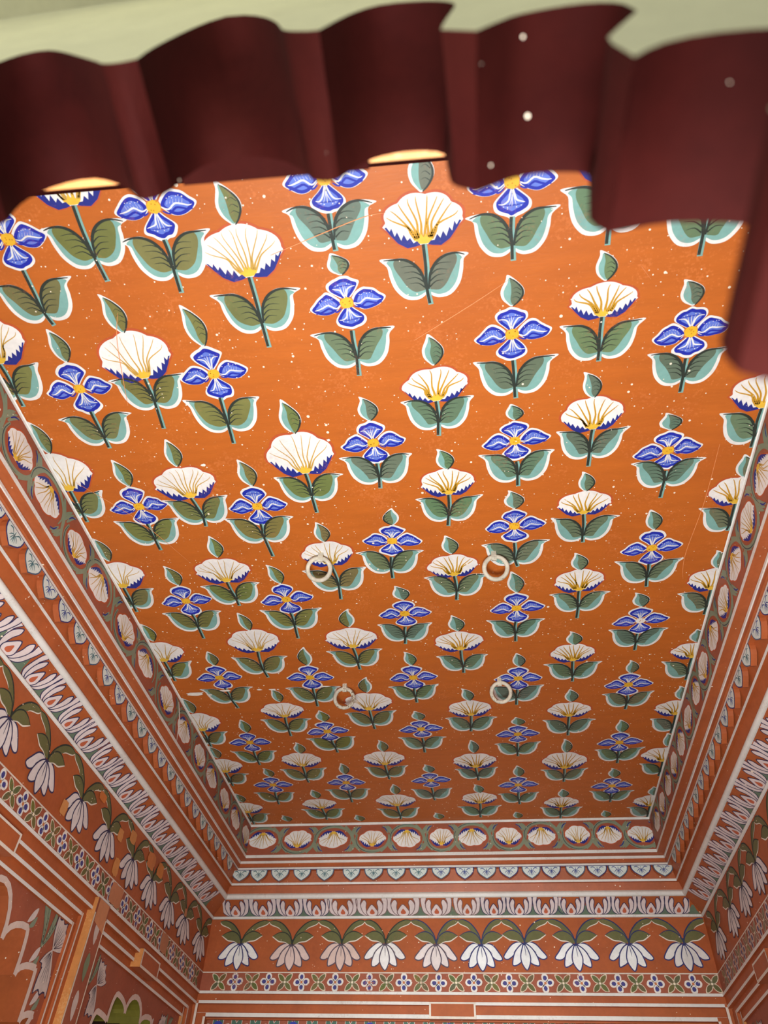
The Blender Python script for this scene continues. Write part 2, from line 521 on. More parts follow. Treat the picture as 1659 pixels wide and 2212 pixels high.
FLOWERS = [
('B',-0.963,-1.941,-0.963,-1.761,-0.960,-1.551,-0.948,-1.499,0,0),
('B',-0.974,-1.482,-0.964,-1.278,-0.958,-1.090,-0.957,-1.037,0,0),
('B',-0.968,-0.979,-0.953,-0.766,-0.950,-0.604,-0.948,-0.535,0,0),
('B',-0.962,-0.438,-0.944,-0.230,-0.943,-0.068,-0.943,0.026,0,0),
('B',-0.956,0.128,-0.957,0.324,-0.949,0.503,-0.935,0.587,0,0),
('B',-0.953,0.701,-0.959,0.914,-0.964,1.093,-0.963,1.154,0,0),
('B',-0.947,1.196,-0.943,1.384,-0.959,1.560,-0.962,1.625,0,0),
('B',-0.530,-1.982,-0.530,-1.802,-0.530,-1.639,-0.531,-1.559,0,0),
('B',-0.545,-1.515,-0.516,-1.288,-0.520,-1.103,-0.523,-1.015,0,0),
('B',-0.526,-0.939,-0.513,-0.727,-0.525,-0.579,-0.515,-0.462,0,0),
('B',-0.546,-0.411,-0.518,-0.206,-0.518,-0.045,-0.522,0.058,0,0),
('B',-0.516,0.132,-0.527,0.354,-0.533,0.524,-0.536,0.599,0,1),
('B',-0.536,0.642,-0.530,0.832,-0.515,0.983,-0.511,1.046,0,0),
('B',-0.511,1.170,-0.519,1.379,-0.522,1.547,-0.521,1.620,0,0),
('B',-0.067,-2.002,-0.067,-1.822,-0.070,-1.673,-0.068,-1.632,1,0),
('B',-0.083,-1.624,-0.062,-1.479,-0.058,-1.304,-0.061,-1.235,1,0),
('B',-0.063,-1.152,-0.052,-0.973,-0.049,-0.831,-0.053,-0.771,1,0),
('B',-0.029,-0.667,-0.042,-0.507,-0.062,-0.365,-0.062,-0.297,1,1),
('B',-0.056,-0.246,-0.038,-0.075,-0.050,0.078,-0.056,0.133,1,0),
('B',-0.059,0.196,-0.046,0.389,-0.049,0.538,-0.047,0.598,1,0),
('B',-0.065,0.678,-0.049,0.840,-0.049,1.002,-0.048,1.073,1,0),
('B',-0.054,1.206,-0.042,1.378,-0.042,1.565,-0.034,1.618,1,0),
('B',0.410,-1.941,0.410,-1.761,0.411,-1.605,0.413,-1.553,1,0),
('B',0.402,-1.507,0.409,-1.330,0.418,-1.157,0.421,-1.104,1,0),
('B',0.408,-1.077,0.419,-0.936,0.429,-0.797,0.430,-0.737,1,0),
('B',0.405,-0.714,0.417,-0.544,0.420,-0.372,0.431,-0.324,1,0),
('B',0.408,-0.289,0.427,-0.073,0.423,0.087,0.424,0.152,1,0),
('B',0.428,0.244,0.435,0.431,0.429,0.583,0.429,0.650,1,0),
('B',0.427,0.765,0.435,0.918,0.436,1.088,0.438,1.141,1,0),
('B',0.434,1.249,0.440,1.457,0.446,1.636,0.451,1.691,1,0),
('B',0.912,-1.910,0.912,-1.730,0.912,-1.580,0.911,-1.512,1,0),
('B',0.891,-1.446,0.925,-1.284,0.928,-1.139,0.928,-1.074,1,0),
('B',0.902,-0.997,0.923,-0.848,0.930,-0.723,0.926,-0.636,1,0),
('B',0.902,-0.575,0.929,-0.384,0.931,-0.227,0.936,-0.163,1,0),
('B',0.907,-0.126,0.936,0.049,0.936,0.191,0.937,0.254,1,0),
('B',0.936,0.334,0.937,0.515,0.947,0.665,0.945,0.725,1,0),
('B',0.937,0.824,0.948,1.031,0.955,1.181,0.957,1.244,1,0),
('B',0.943,1.303,0.953,1.495,0.959,1.641,0.960,1.690,1,0),
('W',-0.742,-2.069,-0.742,-1.829,-0.742,-1.696,-0.733,-1.615,0,0),
('W',-0.767,-1.573,-0.738,-1.293,-0.735,-1.213,-0.742,-1.099,0,0),
('W',-0.752,-1.047,-0.745,-0.789,-0.728,-0.696,-0.732,-0.644,0,0),
('W',-0.734,-0.585,-0.737,-0.331,-0.727,-0.232,-0.725,-0.181,0,0),
('W',-0.745,-0.128,-0.725,0.138,-0.732,0.271,-0.724,0.340,0,0),
('W',-0.728,0.444,-0.719,0.686,-0.726,0.791,-0.727,0.866,0,0),
('W',-0.710,0.938,-0.730,1.183,-0.735,1.303,-0.730,1.368,0,0),
('W',-0.732,1.462,-0.715,1.691,-0.709,1.790,-0.712,1.840,0,0),
('W',-0.344,-1.841,-0.323,-1.585,-0.321,-1.452,-0.319,-1.361,0,0),
('W',-0.324,-1.164,-0.305,-0.863,-0.303,-0.768,-0.300,-0.676,0,0),
('W',-0.310,-0.621,-0.297,-0.395,-0.285,-0.279,-0.291,-0.187,0,0),
('W',-0.282,-0.115,-0.291,0.144,-0.285,0.248,-0.283,0.309,0,1),
('W',-0.272,0.380,-0.287,0.651,-0.285,0.757,-0.282,0.825,0,1),
('W',-0.269,0.942,-0.275,1.193,-0.272,1.297,-0.268,1.355,0,0),
('W',-0.255,1.421,-0.262,1.681,-0.256,1.804,-0.259,1.854,0,0),
('W',0.174,-1.865,0.174,-1.625,0.173,-1.506,0.179,-1.449,1,0),
('W',0.164,-1.348,0.171,-1.118,0.173,-1.044,0.169,-0.981,1,0),
('W',0.168,-0.921,0.187,-0.719,0.181,-0.625,0.175,-0.566,1,0),
('W',0.163,-0.510,0.183,-0.290,0.188,-0.206,0.184,-0.143,1,0),
('W',0.160,-0.040,0.184,0.197,0.189,0.315,0.189,0.369,1,0),
('W',0.183,0.501,0.208,0.733,0.204,0.834,0.202,0.878,1,0),
('W',0.199,0.971,0.213,1.251,0.220,1.339,0.224,1.392,1,0),
('W',0.207,1.445,0.223,1.671,0.219,1.793,0.222,1.851,1,0),
('W',0.663,-1.979,0.663,-1.739,0.663,-1.639,0.663,-1.569,1,0),
('W',0.656,-1.551,0.668,-1.359,0.668,-1.255,0.668,-1.212,1,0),
('W',0.639,-1.173,0.670,-0.958,0.667,-0.873,0.666,-0.803,1,0),
('W',0.657,-0.775,0.665,-0.581,0.669,-0.481,0.671,-0.436,1,0),
('W',0.653,-0.375,0.675,-0.160,0.677,-0.067,0.676,0.013,1,0),
('W',0.664,0.106,0.676,0.315,0.681,0.416,0.682,0.473,1,0),
('W',0.677,0.542,0.683,0.772,0.684,0.887,0.687,0.947,1,0),
('W',0.678,0.991,0.685,1.288,0.687,1.381,0.689,1.433,1,0),
('W',0.686,1.525,0.688,1.743,0.689,1.830,0.691,1.885,1,0),
('W',1.180,-1.230,1.190,-0.990,1.190,-0.889,1.190,-0.834,1,0),
('W',1.180,-0.800,1.190,-0.583,1.190,-0.484,1.187,-0.451,1,0),
('W',1.180,-0.343,1.190,-0.123,1.190,-0.025,1.190,0.030,1,0),
('W',1.180,0.131,1.190,0.330,1.190,0.442,1.190,0.497,1,0),
('W',1.180,0.551,1.190,0.791,1.190,0.904,1.190,0.959,1,0),
('W',1.180,0.964,1.190,1.243,1.190,1.342,1.190,1.397,1,0),
('W',1.180,1.523,1.190,1.753,1.190,1.847,1.190,1.902,1,0),
('W',-1.188,-1.163,-1.178,-0.862,-1.178,-0.762,-1.178,-0.707,0,0),
('W',-1.188,-0.613,-1.178,-0.332,-1.178,-0.232,-1.178,-0.177,0,0),
('W',-1.188,-0.088,-1.178,0.183,-1.178,0.283,-1.178,0.338,0,0),
('W',-1.188,0.491,-1.178,0.789,-1.178,0.889,-1.178,0.944,0,0),
('W',-1.188,0.949,-1.178,1.229,-1.178,1.329,-1.178,1.384,0,0),
('W',-1.188,1.485,-1.178,1.729,-1.178,1.829,-1.178,1.884,0,0),
('W',-1.188,-1.67,-1.178,-1.39,-1.178,-1.29,-1.178,-1.23,0,0),
('W',1.18,-1.63,1.19,-1.40,1.19,-1.30,1.19,-1.25,1,0)]

for kind, tx, ty, ax, ay, nx, ny, sx, sy, g, flip in FLOWERS:
    green = (tuple(int(c + random.uniform(-8, 8)) for c in (OLIVE if g == 0 else SAGE)))
    name = 'painted_blue_flower' if kind == 'B' else 'painted_white_flower'
    P = Paint(ceil_surf, None, CEIL_CLIP)
    mid = ((ax + nx) / 2 + random.uniform(-.003, .003), (ay + ny) / 2)
    if kind == 'B':
        q = .088 / max(.12, math.hypot(nx - ax, ny - ay))
        st = (ax + (nx - ax) * q, ay + (ny - ay) * q)
    else:
        st = (ax, ay)
    mid = ((st[0] + nx) / 2 + random.uniform(-.003, .003), (st[1] + ny) / 2)
    P.stroke([st, mid, (nx, ny), (sx, sy)], .015, TEAL, 3.2, 5, taper=False)
    P.stroke([(st[0] - .003, st[1]), (mid[0] - .003, mid[1]), (nx - .002, ny), (sx - .003, sy - .004)], .0085, DKGREEN, 4.4, 5, taper=False)
    root = P.build(name, ceiling)
    if root is None:
        continue
    up = frame(ax, ay, tx - nx, ty - ny)
    TA = math.hypot(tx - ax, ty - ay)

    def sub(nm, fn, *a):
        Q = Paint(ceil_surf, None, CEIL_CLIP)
        fn(Q, *a)
        Q.build(nm, root)

    if kind == 'B':
        L = min(max(TA * .45, .074), .088)
        sub('petal', petal_round, up, L)
        dn = lambda u, v, up=up: up(-u, -v)
        sub('petal', petal_round, dn, L * 1.04)
        rt = frame(ax, ay, *(Vector(up(1, .02)) - Vector((ax, ay))))
        lf = frame(ax, ay, *(Vector(up(-1, -.02)) - Vector((ax, ay))))
        sub('petal', petal_long, rt, random.uniform(.104, .112), 1 if rt(1, 0)[1] < ay else -1)
        sub('petal', petal_long, lf, random.uniform(.102, .110), 1 if lf(1, 0)[1] < ay else -1)

        def centre(Q, up):
            Q.xf = up
            Q.dot(0, 0, .0215, (206, 120, 60), 1.5, 10)
            Q.dot(0, 0, .018, (238, 232, 220) if (ax > .9 and abs(ay) < .1) else YEL, 4.6, 9, 1.12, .1)
            for i in range(5):
                Q.dot(random.uniform(-.012, .012), random.uniform(-.012, .012), .0022, (196, 132, 24), 5.2, 5)
        sub('flower_centre', centre, up)
        b0 = L + .012
    else:
        sc = min(max(TA / .236, .9), 1.1)
        tall = TA * .565 / .127
        sub('shell_bloom', shell_shape, up, sc, g, 1.0 if random.random() < .8 else .6, random.choice((8, 9, 10)), tall)
        b0 = .131 * tall
    bl = max(.055, TA - b0 - .002)
    bx, by = up(.004, b0)
    sub('bud', bud_shape, frame(bx, by, tx + .012 - bx if not flip else tx - .012 - bx, ty - by), bl, flip, green)
    low = frame(nx, ny, (ax - sx) * .5 + .0, ay - sy)
    ls = random.uniform(.94, 1.04) * (1.04 if g == 0 else 1.0)
    sub('leaf', leaf_shape, low, 1, ls, green)
    sub('leaf', leaf_shape, low, -1, ls, green)

# buds of the next row, cut off by the far frieze
for x, y in ((-.957, 1.807), (-.508, 1.822), (-.027, 1.815), (.441, 1.826), (.951, 1.832)):
    Q = Paint(ceil_surf, None, CEIL_CLIP)
    bud_shape(Q, frame(x, y + .045, 0, -1), .075, False, OLIVE)
    Q.build('painted_bud', ceiling)

# chipped patches and hairline scratches in the ceiling paint
random.seed(21)
for x, y, w, h in ((-1.118, .448, .055, .018), (-1.045, .46, .012, .006), (-.955, .43, .03, .009), (-.79, .435, .014, .007), (-.73, .437, .022, .008),
                   (-.70, .438, .008, .005), (-.47, .43, .03, .006), (-.655, -.935, .012, .007), (-.365, -1.98, .01, .01), (-.2, -1.0, .006, .006)):
    Q = Paint(ceil_surf, None, CEIL_CLIP)
    Q.poly(jit([(x + w * math.cos(a) * random.uniform(.6, 1.1), y + h * math.sin(a) * random.uniform(.6, 1.1)) for a in [i * .628 for i in range(10)]], .001), (246, 240, 226), 6)
    Q.build('paint_chip', ceiling)
for line in ([(1.085, -.86), (1.08, -.6), (1.058, -.36), (1.06, -.26), (1.07, -.2)], [(-.83, -1.2), (-.78, -1.42), (-.74, -1.52)], [(-.25, -1.64), (.0, -1.71), (.08, -1.72)],
             [(.12, -1.34), (.3, -1.44), (.4, -1.5)], [(.76, -1.5), (.79, -1.46)], [(-1.14, -.9), (-.98, -.7), (-.85, -.45)]):
    Q = Paint(ceil_surf, None, CEIL_CLIP)
    Q.stroke(line, .0022, (232, 150, 92), 5.6, 8)
    Q.build('scratch', ceiling)

# ------------------------------------------------------------------ shell frieze
def wall_surf(side, o):
    return lambda u, v, h: wp(side, u, o - h, -v)


def grid(side, known, step):
    """measured motif positions carried on at a regular step to both ends of the wall"""
    hl = half(side)
    out = list(known)
    while out[0] - step > -hl + .02:
        out.insert(0, out[0] - step)
    while out[-1] + step < hl - .02:
        out.append(out[-1] + step)
    return out


VINE, VINED = (132, 142, 116), (52, 66, 76)
shells = {'far': [-1.113, -.891, -.674, -.433, -.226, -.019, .162, .376, .567, .773, .953, 1.136],
          'left': grid('left', [-1.126, -.922, -.669, -.464, -.175, .061, .35, .612, .873, 1.093, 1.353, 1.582], .24),
          'right': grid('right', [-.667, -.448, -.267, -.045, .165], .21), 'near': []}
for sd in ('far', 'left', 'right'):
    fr = FRIEZE[sd]
    hl = half(sd)
    clip = [(0, hl - .001, True), (0, -hl + .001, False)]
    surf = wall_surf(sd, 0.0)
    Q = Paint(surf)
    Q.poly([(-hl, 0), (hl, 0), (hl, -.015), (-hl, -.015)], WHITE, 2)
    Q.build('white_border', fr)
    for i, s in enumerate(shells[sd]):
        upside = i % 2 == 0
        cv = -.098
        Q = Paint(surf, None, clip)
        sg = 1 if upside else -1
        nxt = shells[sd][i + 1] if i + 1 < len(shells[sd]) else s + .2
        hw = min(.125, (nxt - s) * .54)
        # scroll of vine round the shell, running into the next one
        ring = [(s + (hw - .012) * math.cos(a), cv + sg * .076 * math.sin(a)) for a in [math.radians(200 - 22 * k) for k in range(11)]]
        Q.stroke(ring, .019, VINE, 1, 2)
        Q.stroke([(x, y + sg * .004) for x, y in ring[:7]], .004, VINED, 2, 2)
        m = (s + nxt) / 2
        Q.stroke([(m - .05, cv + sg * .078), (m - .01, cv + sg * .03), (m + .012, cv - sg * .03), (m + .05, cv - sg * .076)], .019, VINE, 1.2, 4)
        for k in range(3):
            bx = m + .014 * (k - 1)
            Q.stroke([(bx, cv + sg * .02), (bx + .014, cv + sg * .05), (bx + .034, cv + sg * .076)], .013, VINE, 1.4, 3)
            Q.stroke([(bx + .004, cv - sg * .03), (bx - .012, cv - sg * .058), (bx - .03, cv - sg * .076)], .013, VINE, 1.4, 3)
        Q.stroke([(m + .018, cv + sg * .04), (m + .03, cv + sg * .06), (m + .05, cv + sg * .07)], .006, NAVY, 2, 3)
        Q.stroke([(m - .016, cv - sg * .04), (m - .03, cv - sg * .06), (m - .05, cv - sg * .068)], .006, NAVY, 2, 3)
        vine = Q.build('vine_scroll', fr)
        Q = Paint(surf, None, clip)
        k = .76 * min(1.12, (nxt - s) / .205)
        ci, si = (0, -1) if upside else (0, 1)
        base = cv + (.046 if upside else -.046)
        shell_shape(Q, frame(s, base, ci, si, k, .76), 1.0, 0, 1.0, 8)
        Q.build('shell_flower', vine)

for x0, x1, y0, y1 in ((-W2, W2, YF - .006, YF), (-W2, -W2 + .006, -YF, YF - .006), (W2 - .006, W2, -YF, YF - .006)):
    Q = Paint(ceil_surf)
    Q.poly([(x0, y0), (x1, y0), (x1, y1), (x0, y1)], WHITE, 8)
    Q.build('white_border', ceiling)

# ------------------------------------------------------------------ hanging scallops (shared mesh, one object each)
TW, TT, TB = .108, .251, .313      # width, top and tip depth
half_o = [(.055, .000), (.055, -.012), (.051, -.026), (.040, -.040), (.020, -.054), (0, -.065)]
outline = [(-x, y) for x, y in half_o] + [(x, y) for x, y in half_o[::-1][1:]]


def tongue_mesh(depth=.022):
    n = len(outline)
    v = [(x, 0, z) for x, z in outline] + [(x, depth, z) for x, z in outline]
    f = [tuple(range(n)), tuple(range(2 * n - 1, n - 1, -1))] + [(i, n + i, n + (i + 1) % n, (i + 1) % n) for i in range(n)]
    me = bpy.data.meshes.new('scallop')
    me.from_pydata(v, [], f)
    me.materials.append(M_WALL)
    me.update()
    return me


def tongue_face(variant):
    Q = Paint(lambda u, v, h: (u, -h, v))
    Q.poly(outline, (44, 50, 110) if variant % 3 else (70, 96, 120), 1)
    Q.poly([(x * .90, (y + .0) * .93 - .0) for x, y in outline], (216, 226, 216), 2)
    c = (52, 104, 112) if variant < 2 else (50, 70, 140)
    Q.stroke([(0, -.006), (0, -.022), (0.001, -.036)], .0035, c, 3, 3)
    for sg in (1, -1):
        Q.stroke([(sg * .036, -.010), (sg * .022, -.006), (sg * .006, -.020)], .0045, c, 3, 4)
        Q.stroke([(sg * .001, -.020), (sg * .014, -.024), (sg * .024, -.036)], .0035, c, 3, 4)
        Q.stroke([(sg * .001, -.022), (sg * .008, -.030), (sg * .014, -.044)], .003, c, 3, 4)
        Q.stroke([(sg * .001, -.024), (sg * .003, -.036), (sg * .005, -.048)], .003, c, 3, 4)
    o = Q.build('scallop_leaf')
    me = o.data
    bpy.data.objects.remove(o)
    return me


ME_T = tongue_mesh()
ME_F = [tongue_face(i) for i in range(4)]
ROT = {'far': 0.0, 'left': math.pi / 2, 'right': -math.pi / 2, 'near': math.pi}
tongues = {'far': [-1.232, -1.119, -.989, -.855, -.716, -.558, -.425, -.292, -.160, -.029, .108, .234, .362, .489, .602, .738, .859, .975, 1.1, 1.222],
           'left': grid('left', [-.642, -.511, -.379, -.246, -.101], .1335), 'right': grid('right', [-.367, -.234, -.088, .051, .215], .138), 'near': []}
for sd in ('far', 'left', 'right'):
    hl = half(sd) + .051
    Q = Paint(wall_surf(sd, .051))
    Q.poly([(-hl, -.2495), (hl, -.2495), (hl, -.253), (-hl, -.253)], (44, 48, 104), 1)
    Q.build('navy_line', SCALLOP[sd])
    for i, s in enumerate(tongues[sd]):
        o = link(bpy.data.objects.new('scallop', ME_T), SCALLOP[sd])
        o.location = wp(sd, s, .0515, TT + .001)
        o.rotation_euler = (0, 0, ROT[sd])
        o.scale = (random.uniform(.95, 1.03), 1, random.uniform(.95, 1.03))
        p = link(bpy.data.objects.new('scallop_leaf', ME_F[(i * 7 + len(sd)) % 4 if sd != 'far' else (0 if i < 9 else 2 + i % 2)]), o)

# ------------------------------------------------------------------ lotus petals on the cove
CL = math.hypot(.086, .0653)
cu, cd = .086 / CL, .0653 / CL


def cove_surf(sd):
    return lambda u, t, h: wp(sd, u, .208 - cu * t - cd * h, .456 - cd * t + cu * h)


PINK, LINE = (224, 206, 200), (52, 50, 84)
lotus = {'far': [-1.265, -1.096, -.932, -.773, -.616, -.443, -.261, -.067, .109, .26, .405, .553, .694, .847, .987, 1.132, 1.282],
         'left': grid('left', [-.529, -.342, -.189, -.033, .119, .281, .426], .155), 'right': grid('right', [-.46, -.3, -.14, .015, .17], .155)}


def lotus_petals(Q, s, w, worn):
    Q.xf = lambda u, v: (s + u * w / .078, v)
    line = LINE if not worn else (120, 90, 90)
    pet = lambda sg, a: [(sg * x, y) for x, y in a]
    for sg in (1, -1):
        outer = pet(sg, [(.006, .000), (.038, .002), (.066, .020), (.0765, .056), (.0775, .107), (.050, .108), (.057, .076), (.048, .040), (.030, .012)])
        inner = pet(sg, [(.010, .002), (.034, .008), (.049, .030), (.056, .062), (.050, .086), (.036, .100), (.026, .082), (.030, .054), (.026, .026)])
        for sh, ly in ((outer, 1), (inner, 3)):
            Q.outlined(sh, PINK, line, .0042, ly)
    drop = [(0, .001), (.020, .005), (.029, .024), (.020, .046), (0, .072), (-.020, .046), (-.029, .024), (-.020, .005)]
    Q.outlined(drop, PINK, line, .0045, 5)
    Q.shape([(x * .42, .012 + y * .46) for x, y in drop], (192, 98, 66), 7, 4)


for sd in ('far', 'left', 'right'):
    hl = half(sd) + .14
    L = lotus[sd]
    for i, s in enumerate(L):
        stp = (L[i + 1] - s) if i + 1 < len(L) else s - L[i - 1]
        Q = Paint(cove_surf(sd), None, [(0, hl, True), (0, -hl, False)])
        lotus_petals(Q, s, stp * .5, sd == 'far' and i in (4, 5, 6, 7, 8))
        lo = Q.build('lotus_petals', COVE[sd])
        Q = Paint(cove_surf(sd))
        m = s + stp / 2
        Q.poly([(m - .042, .001), (m + .042, .001), (m + .022, .022), (m + .005, .056), (m - .005, .056), (m - .022, .022)], (104, 122, 100), .6)
        Q.build('green_wedge', COVE[sd])

# ------------------------------------------------------------------ drooping lotus flowers on the upper walls
def upper_surf(sd):
    # the wall leans in very slightly towards the bottom
    return lambda u, v, h: wp(sd, u, .208 - (.0055 / .271) * max(0, -v - .471) - h - .0002, -v)


droops = {'far': [-1.208, -.904, -.614, -.362, -.074, .178, .417, .695, .981, 1.27],
          'left': grid('left', [-.042, .283, .577, .875, 1.136, 1.411, 1.667, 1.952], .3),
          'right': grid('right', [-1.879, -1.557, -1.288, -1.016], .285)}
LEAFG = (104, 104, 62)


def big_leaf(Q, p0, p1, sg, navy):
    """arching leaf from the node p0 up to the crest p1"""
    (x0, y0), (x1, y1) = p0, p1
    dx, dy = x1 - x0, y1 - y0
    top = spline([(x0, y0), (x0 + dx * .12, y0 + dy * .42), (x0 + dx * .42, y0 + dy * .84), (x0 + dx * .75, y0 + dy * 1.03), (x1, y1)], 5)
    low = spline([(x1, y1 - .006), (x1 - dx * .1, y1 - .020), (x0 + dx * .62, y1 - .034), (x0 + dx * .42, y0 + dy * .50), (x0 + dx * .16, y0 + dy * .22), (x0, y0)], 5)
    Q.poly(top + low, LEAFG, 1)
    Q.stroke(top, .0065, (40, 50, 92) if navy else DKGREEN, 2, 1)
    Q.stroke(spline([(x1, y1 - .006), (x1 - dx * .1, y1 - .020), (x0 + dx * .62, y1 - .035), (x0 + dx * .50, y0 + dy * .58)], 4), .0045, (228, 218, 200), 2, 1)


def small_leaf(Q, x0, y0, sg, navy):
    f = lambda u, v: (x0 + sg * u, y0 + v)
    top = [f(*q) for q in spline([(.002, .0), (.02, .036), (.055, .056), (.09, .052), (.122, .034)], 4)]
    low = [f(*q) for q in spline([(.122, .034), (.100, .020), (.078, .008), (.045, .004), (.02, -.006), (.002, 0)], 4)]
    Q.poly(top + low, LEAFG, 2)
    Q.stroke(top, .0055, (40, 50, 92) if navy else DKGREEN, 3, 1)
    Q.stroke(low[:-4], .006, (228, 218, 200), 3, 1)


def droop_flower(Q, x, y, col, line):
    Q.xf = lambda u, v: (x + u, y + v)
    outer = [(.004, .0), (.034, .010), (.066, -.002), (.094, -.032), (.116, -.064), (.100, -.076), (.074, -.068), (.044, -.040), (.018, -.012)]
    mid = [(.002, 0), (.028, -.010), (.052, -.038), (.068, -.076), (.069, -.106), (.046, -.104), (.022, -.084), (.010, -.04)]
    cen = [(0, 0), (.015, -.022), (.028, -.062), (.025, -.094), (.004, -.128), (-.020, -.098), (-.026, -.062), (-.014, -.022)]
    for sg in (1, -1):
        for sh, ly in ((outer, 1), (mid, 3)):
            s2 = jit([(sg * a, b) for a, b in sh], .002)
            Q.outlined(s2, col, line, .006, ly)
        Q.stroke([(sg * .006, -.004), (sg * .036, -.018), (sg * .062, -.044)], .0035, line, 2.5, 3)
    cen = jit(cen, .0015)
    Q.outlined(cen, col, line, .006, 5)
    Q.stroke([(0, -.004), (.003, -.03), (.004, -.06)], .0035, line, 7, 3)
    Q.dot(0, -.001, .007, line, 7, 7)


random.seed(5)
for sd in ('far', 'left', 'right'):
    D = droops[sd]
    hl = half(sd) + .203
    clip = [(0, hl, True), (0, -hl, False), (1, -.473, True)]
    surf = upper_surf(sd)
    for i, s in enumerate(D):
        y0 = -.606 + random.uniform(-.004, .004)
        prv = D[i - 1] if i else s - .29
        nxt = D[i + 1] if i + 1 < len(D) else s + .29
        navy = sd == 'far' and i > 3
        Q = Paint(surf, None, clip)
        Q.stroke([(s, y0 - .004), (s, y0 + .03)], .011, (48, 60, 84) if navy else DKGREEN, 4, 1, taper=False)
        big_leaf(Q, (s, y0 + .012), ((s + nxt) / 2, -.482), 1, navy)
        big_leaf(Q, (s, y0 + .012), ((s + prv) / 2, -.482), -1, navy)
        stem = Q.build('lotus_garland', UPPER[sd])
        for sg in (1, -1):
            Q = Paint(surf, None, clip)
            small_leaf(Q, s, y0 + .012, sg, navy)
            Q.build('leaf', stem)
        if sd == 'far':
            col = [(238, 236, 228), (222, 196, 184), (220, 192, 178), (236, 232, 226), (230, 218, 212), (240, 240, 236), (240, 240, 236), (240, 240, 236), (238, 238, 232), (228, 224, 216)][i]
            line = (44, 50, 104) if i not in (1, 2, 3, 4) else (82, 70, 84)
        else:
            col, line = (222, 212, 206), (50, 48, 82)
        Q = Paint(surf, None, clip)
        droop_flower(Q, s - .004, y0, col, line)
        Q.build('lotus_flower', stem)

    # narrow band of little four-petal flowers
    for a, b in ((.742, .748), ):
        Q = Paint(surf)
        Q.poly([(-hl, -a), (hl, -a), (hl, -b), (-hl, -b)], (222, 206, 188), 2)
        Q.build('white_border', UPPER[sd])
    step = .19 if sd == 'far' else .166
    s = -1.3 if sd == 'far' else (.001 - 12 * .166 if sd == 'left' else -1.97)
    bs = lambda u, v, h: wp(sd, u, .2025 - h, -v)
    k = 0
    muted = (sd == 'right')  # right wall's band flowers get browner, lower-contrast colours
    while s < hl - .03:
        Q = Paint(bs, None, [(0, hl, True), (0, -hl, False)])
        g = (102, 102, 58) if not muted else (138, 116, 86)
        edge = (226, 208, 178) if not muted else (206, 178, 156)
        for q in range(4):
            a = math.radians(45 + 90 * q)
            ca, sa = math.cos(a), math.sin(a)
            f = lambda u, v: (s + ca * u * .95 - sa * v * .9, -.791 + sa * u * .95 + ca * v * .9)
            lf = [(.004, 0), (.02, .013), (.04, .012), (.056, .002), (.042, -.010), (.02, -.012)]
            Q.xf = f
            Q.shape(inset(lf, 1.2), edge, 1, 4)
            Q.shape(inset(lf, .92), tuple(int(c + random.uniform(-10, 10)) for c in g), 2, 4)
        Q.xf = lambda u, v: (s + u, -.791 + v)
        Q.dot(0, 0, .006, (240, 226, 190), 3, 7)
        Q.build('green_blossom', UPPER[sd], M_WORN)
        m = s + step / 2
        Q = Paint(bs, None, [(0, hl, True), (0, -hl, False)])
        for q in range(4):
            a = math.radians(90 * q + random.uniform(-6, 6))
            ca, sa = math.cos(a), math.sin(a)
            Q.xf = lambda u, v: (m + ca * u - sa * v, -.791 + sa * u + ca * v)
            Q.shape([(.003, 0), (.014, .015), (.034, .017), (.046, .003), (.036, -.015), (.014, -.015)], (232, 224, 212) if not muted else (208, 184, 168), 1, 4)
            Q.dot(.024, 0, .0105, (64, 66, 128) if not muted else (92, 76, 104), 2, 8, 1.15, .1)
        Q.xf = lambda u, v: (m + u, -.791 + v)
        Q.dot(0, 0, .007, (196, 120, 70), 3, 7)
        if m < hl - .03:
            Q.build('white_blossom', UPPER[sd], M_WORN)
        s += step
        k += 1

# repaired plaster patches on the left wall
random.seed(3)
for s0, s1, d0, d1, o, colr in ((.735, .865, .744, .833, .2018, (196, 128, 88)), (1.395, 1.50, .744, .833, .2018, (186, 124, 86)), (.70, .76, .655, .735, .2048, (206, 138, 74)),
                                (.66, .715, .545, .60, .2065, (208, 140, 78)), (.78, .85, .50, .56, .2068, (206, 138, 76)), (1.02, 1.12, .50, .575, .2068, (200, 122, 66)),
                                (1.16, 1.24, .50, .57, .2068, (206, 128, 58)), (1.63, 1.67, .56, .60, .2062, (196, 130, 84)), (.15, .20, .655, .715, .205, (206, 140, 80)), (.40, .47, .50, .535, .2068, (206, 118, 54))):
    Q = Paint(lambda u, v, h: wp('left', u, o - h, -v))
    ps = []
    for q in range(16):
        a = 6.2832 * q / 16
        c, sn = math.cos(a), math.sin(a)
        m = 1 / max(abs(c), abs(sn)) ** .7
        ps.append((((s0 + s1) / 2 + c * m * (s1 - s0) / 2 * random.uniform(.85, 1.05)), -((d0 + d1) / 2 + sn * m * (d1 - d0) / 2 * random.uniform(.85, 1.05))))
    Q.poly(ps, colr, 9)
    Q.build('plaster_patch', UPPER['left'])
# chipped crack running down the left frieze
Q = Paint(wall_surf('left', 0.0))
Q.stroke([(.47, -.03), (.50, -.06), (.535, -.10), (.545, -.14), (.56, -.185)], .012, (244, 240, 228), 6, 3)
Q.build('paint_chip', FRIEZE['left'])

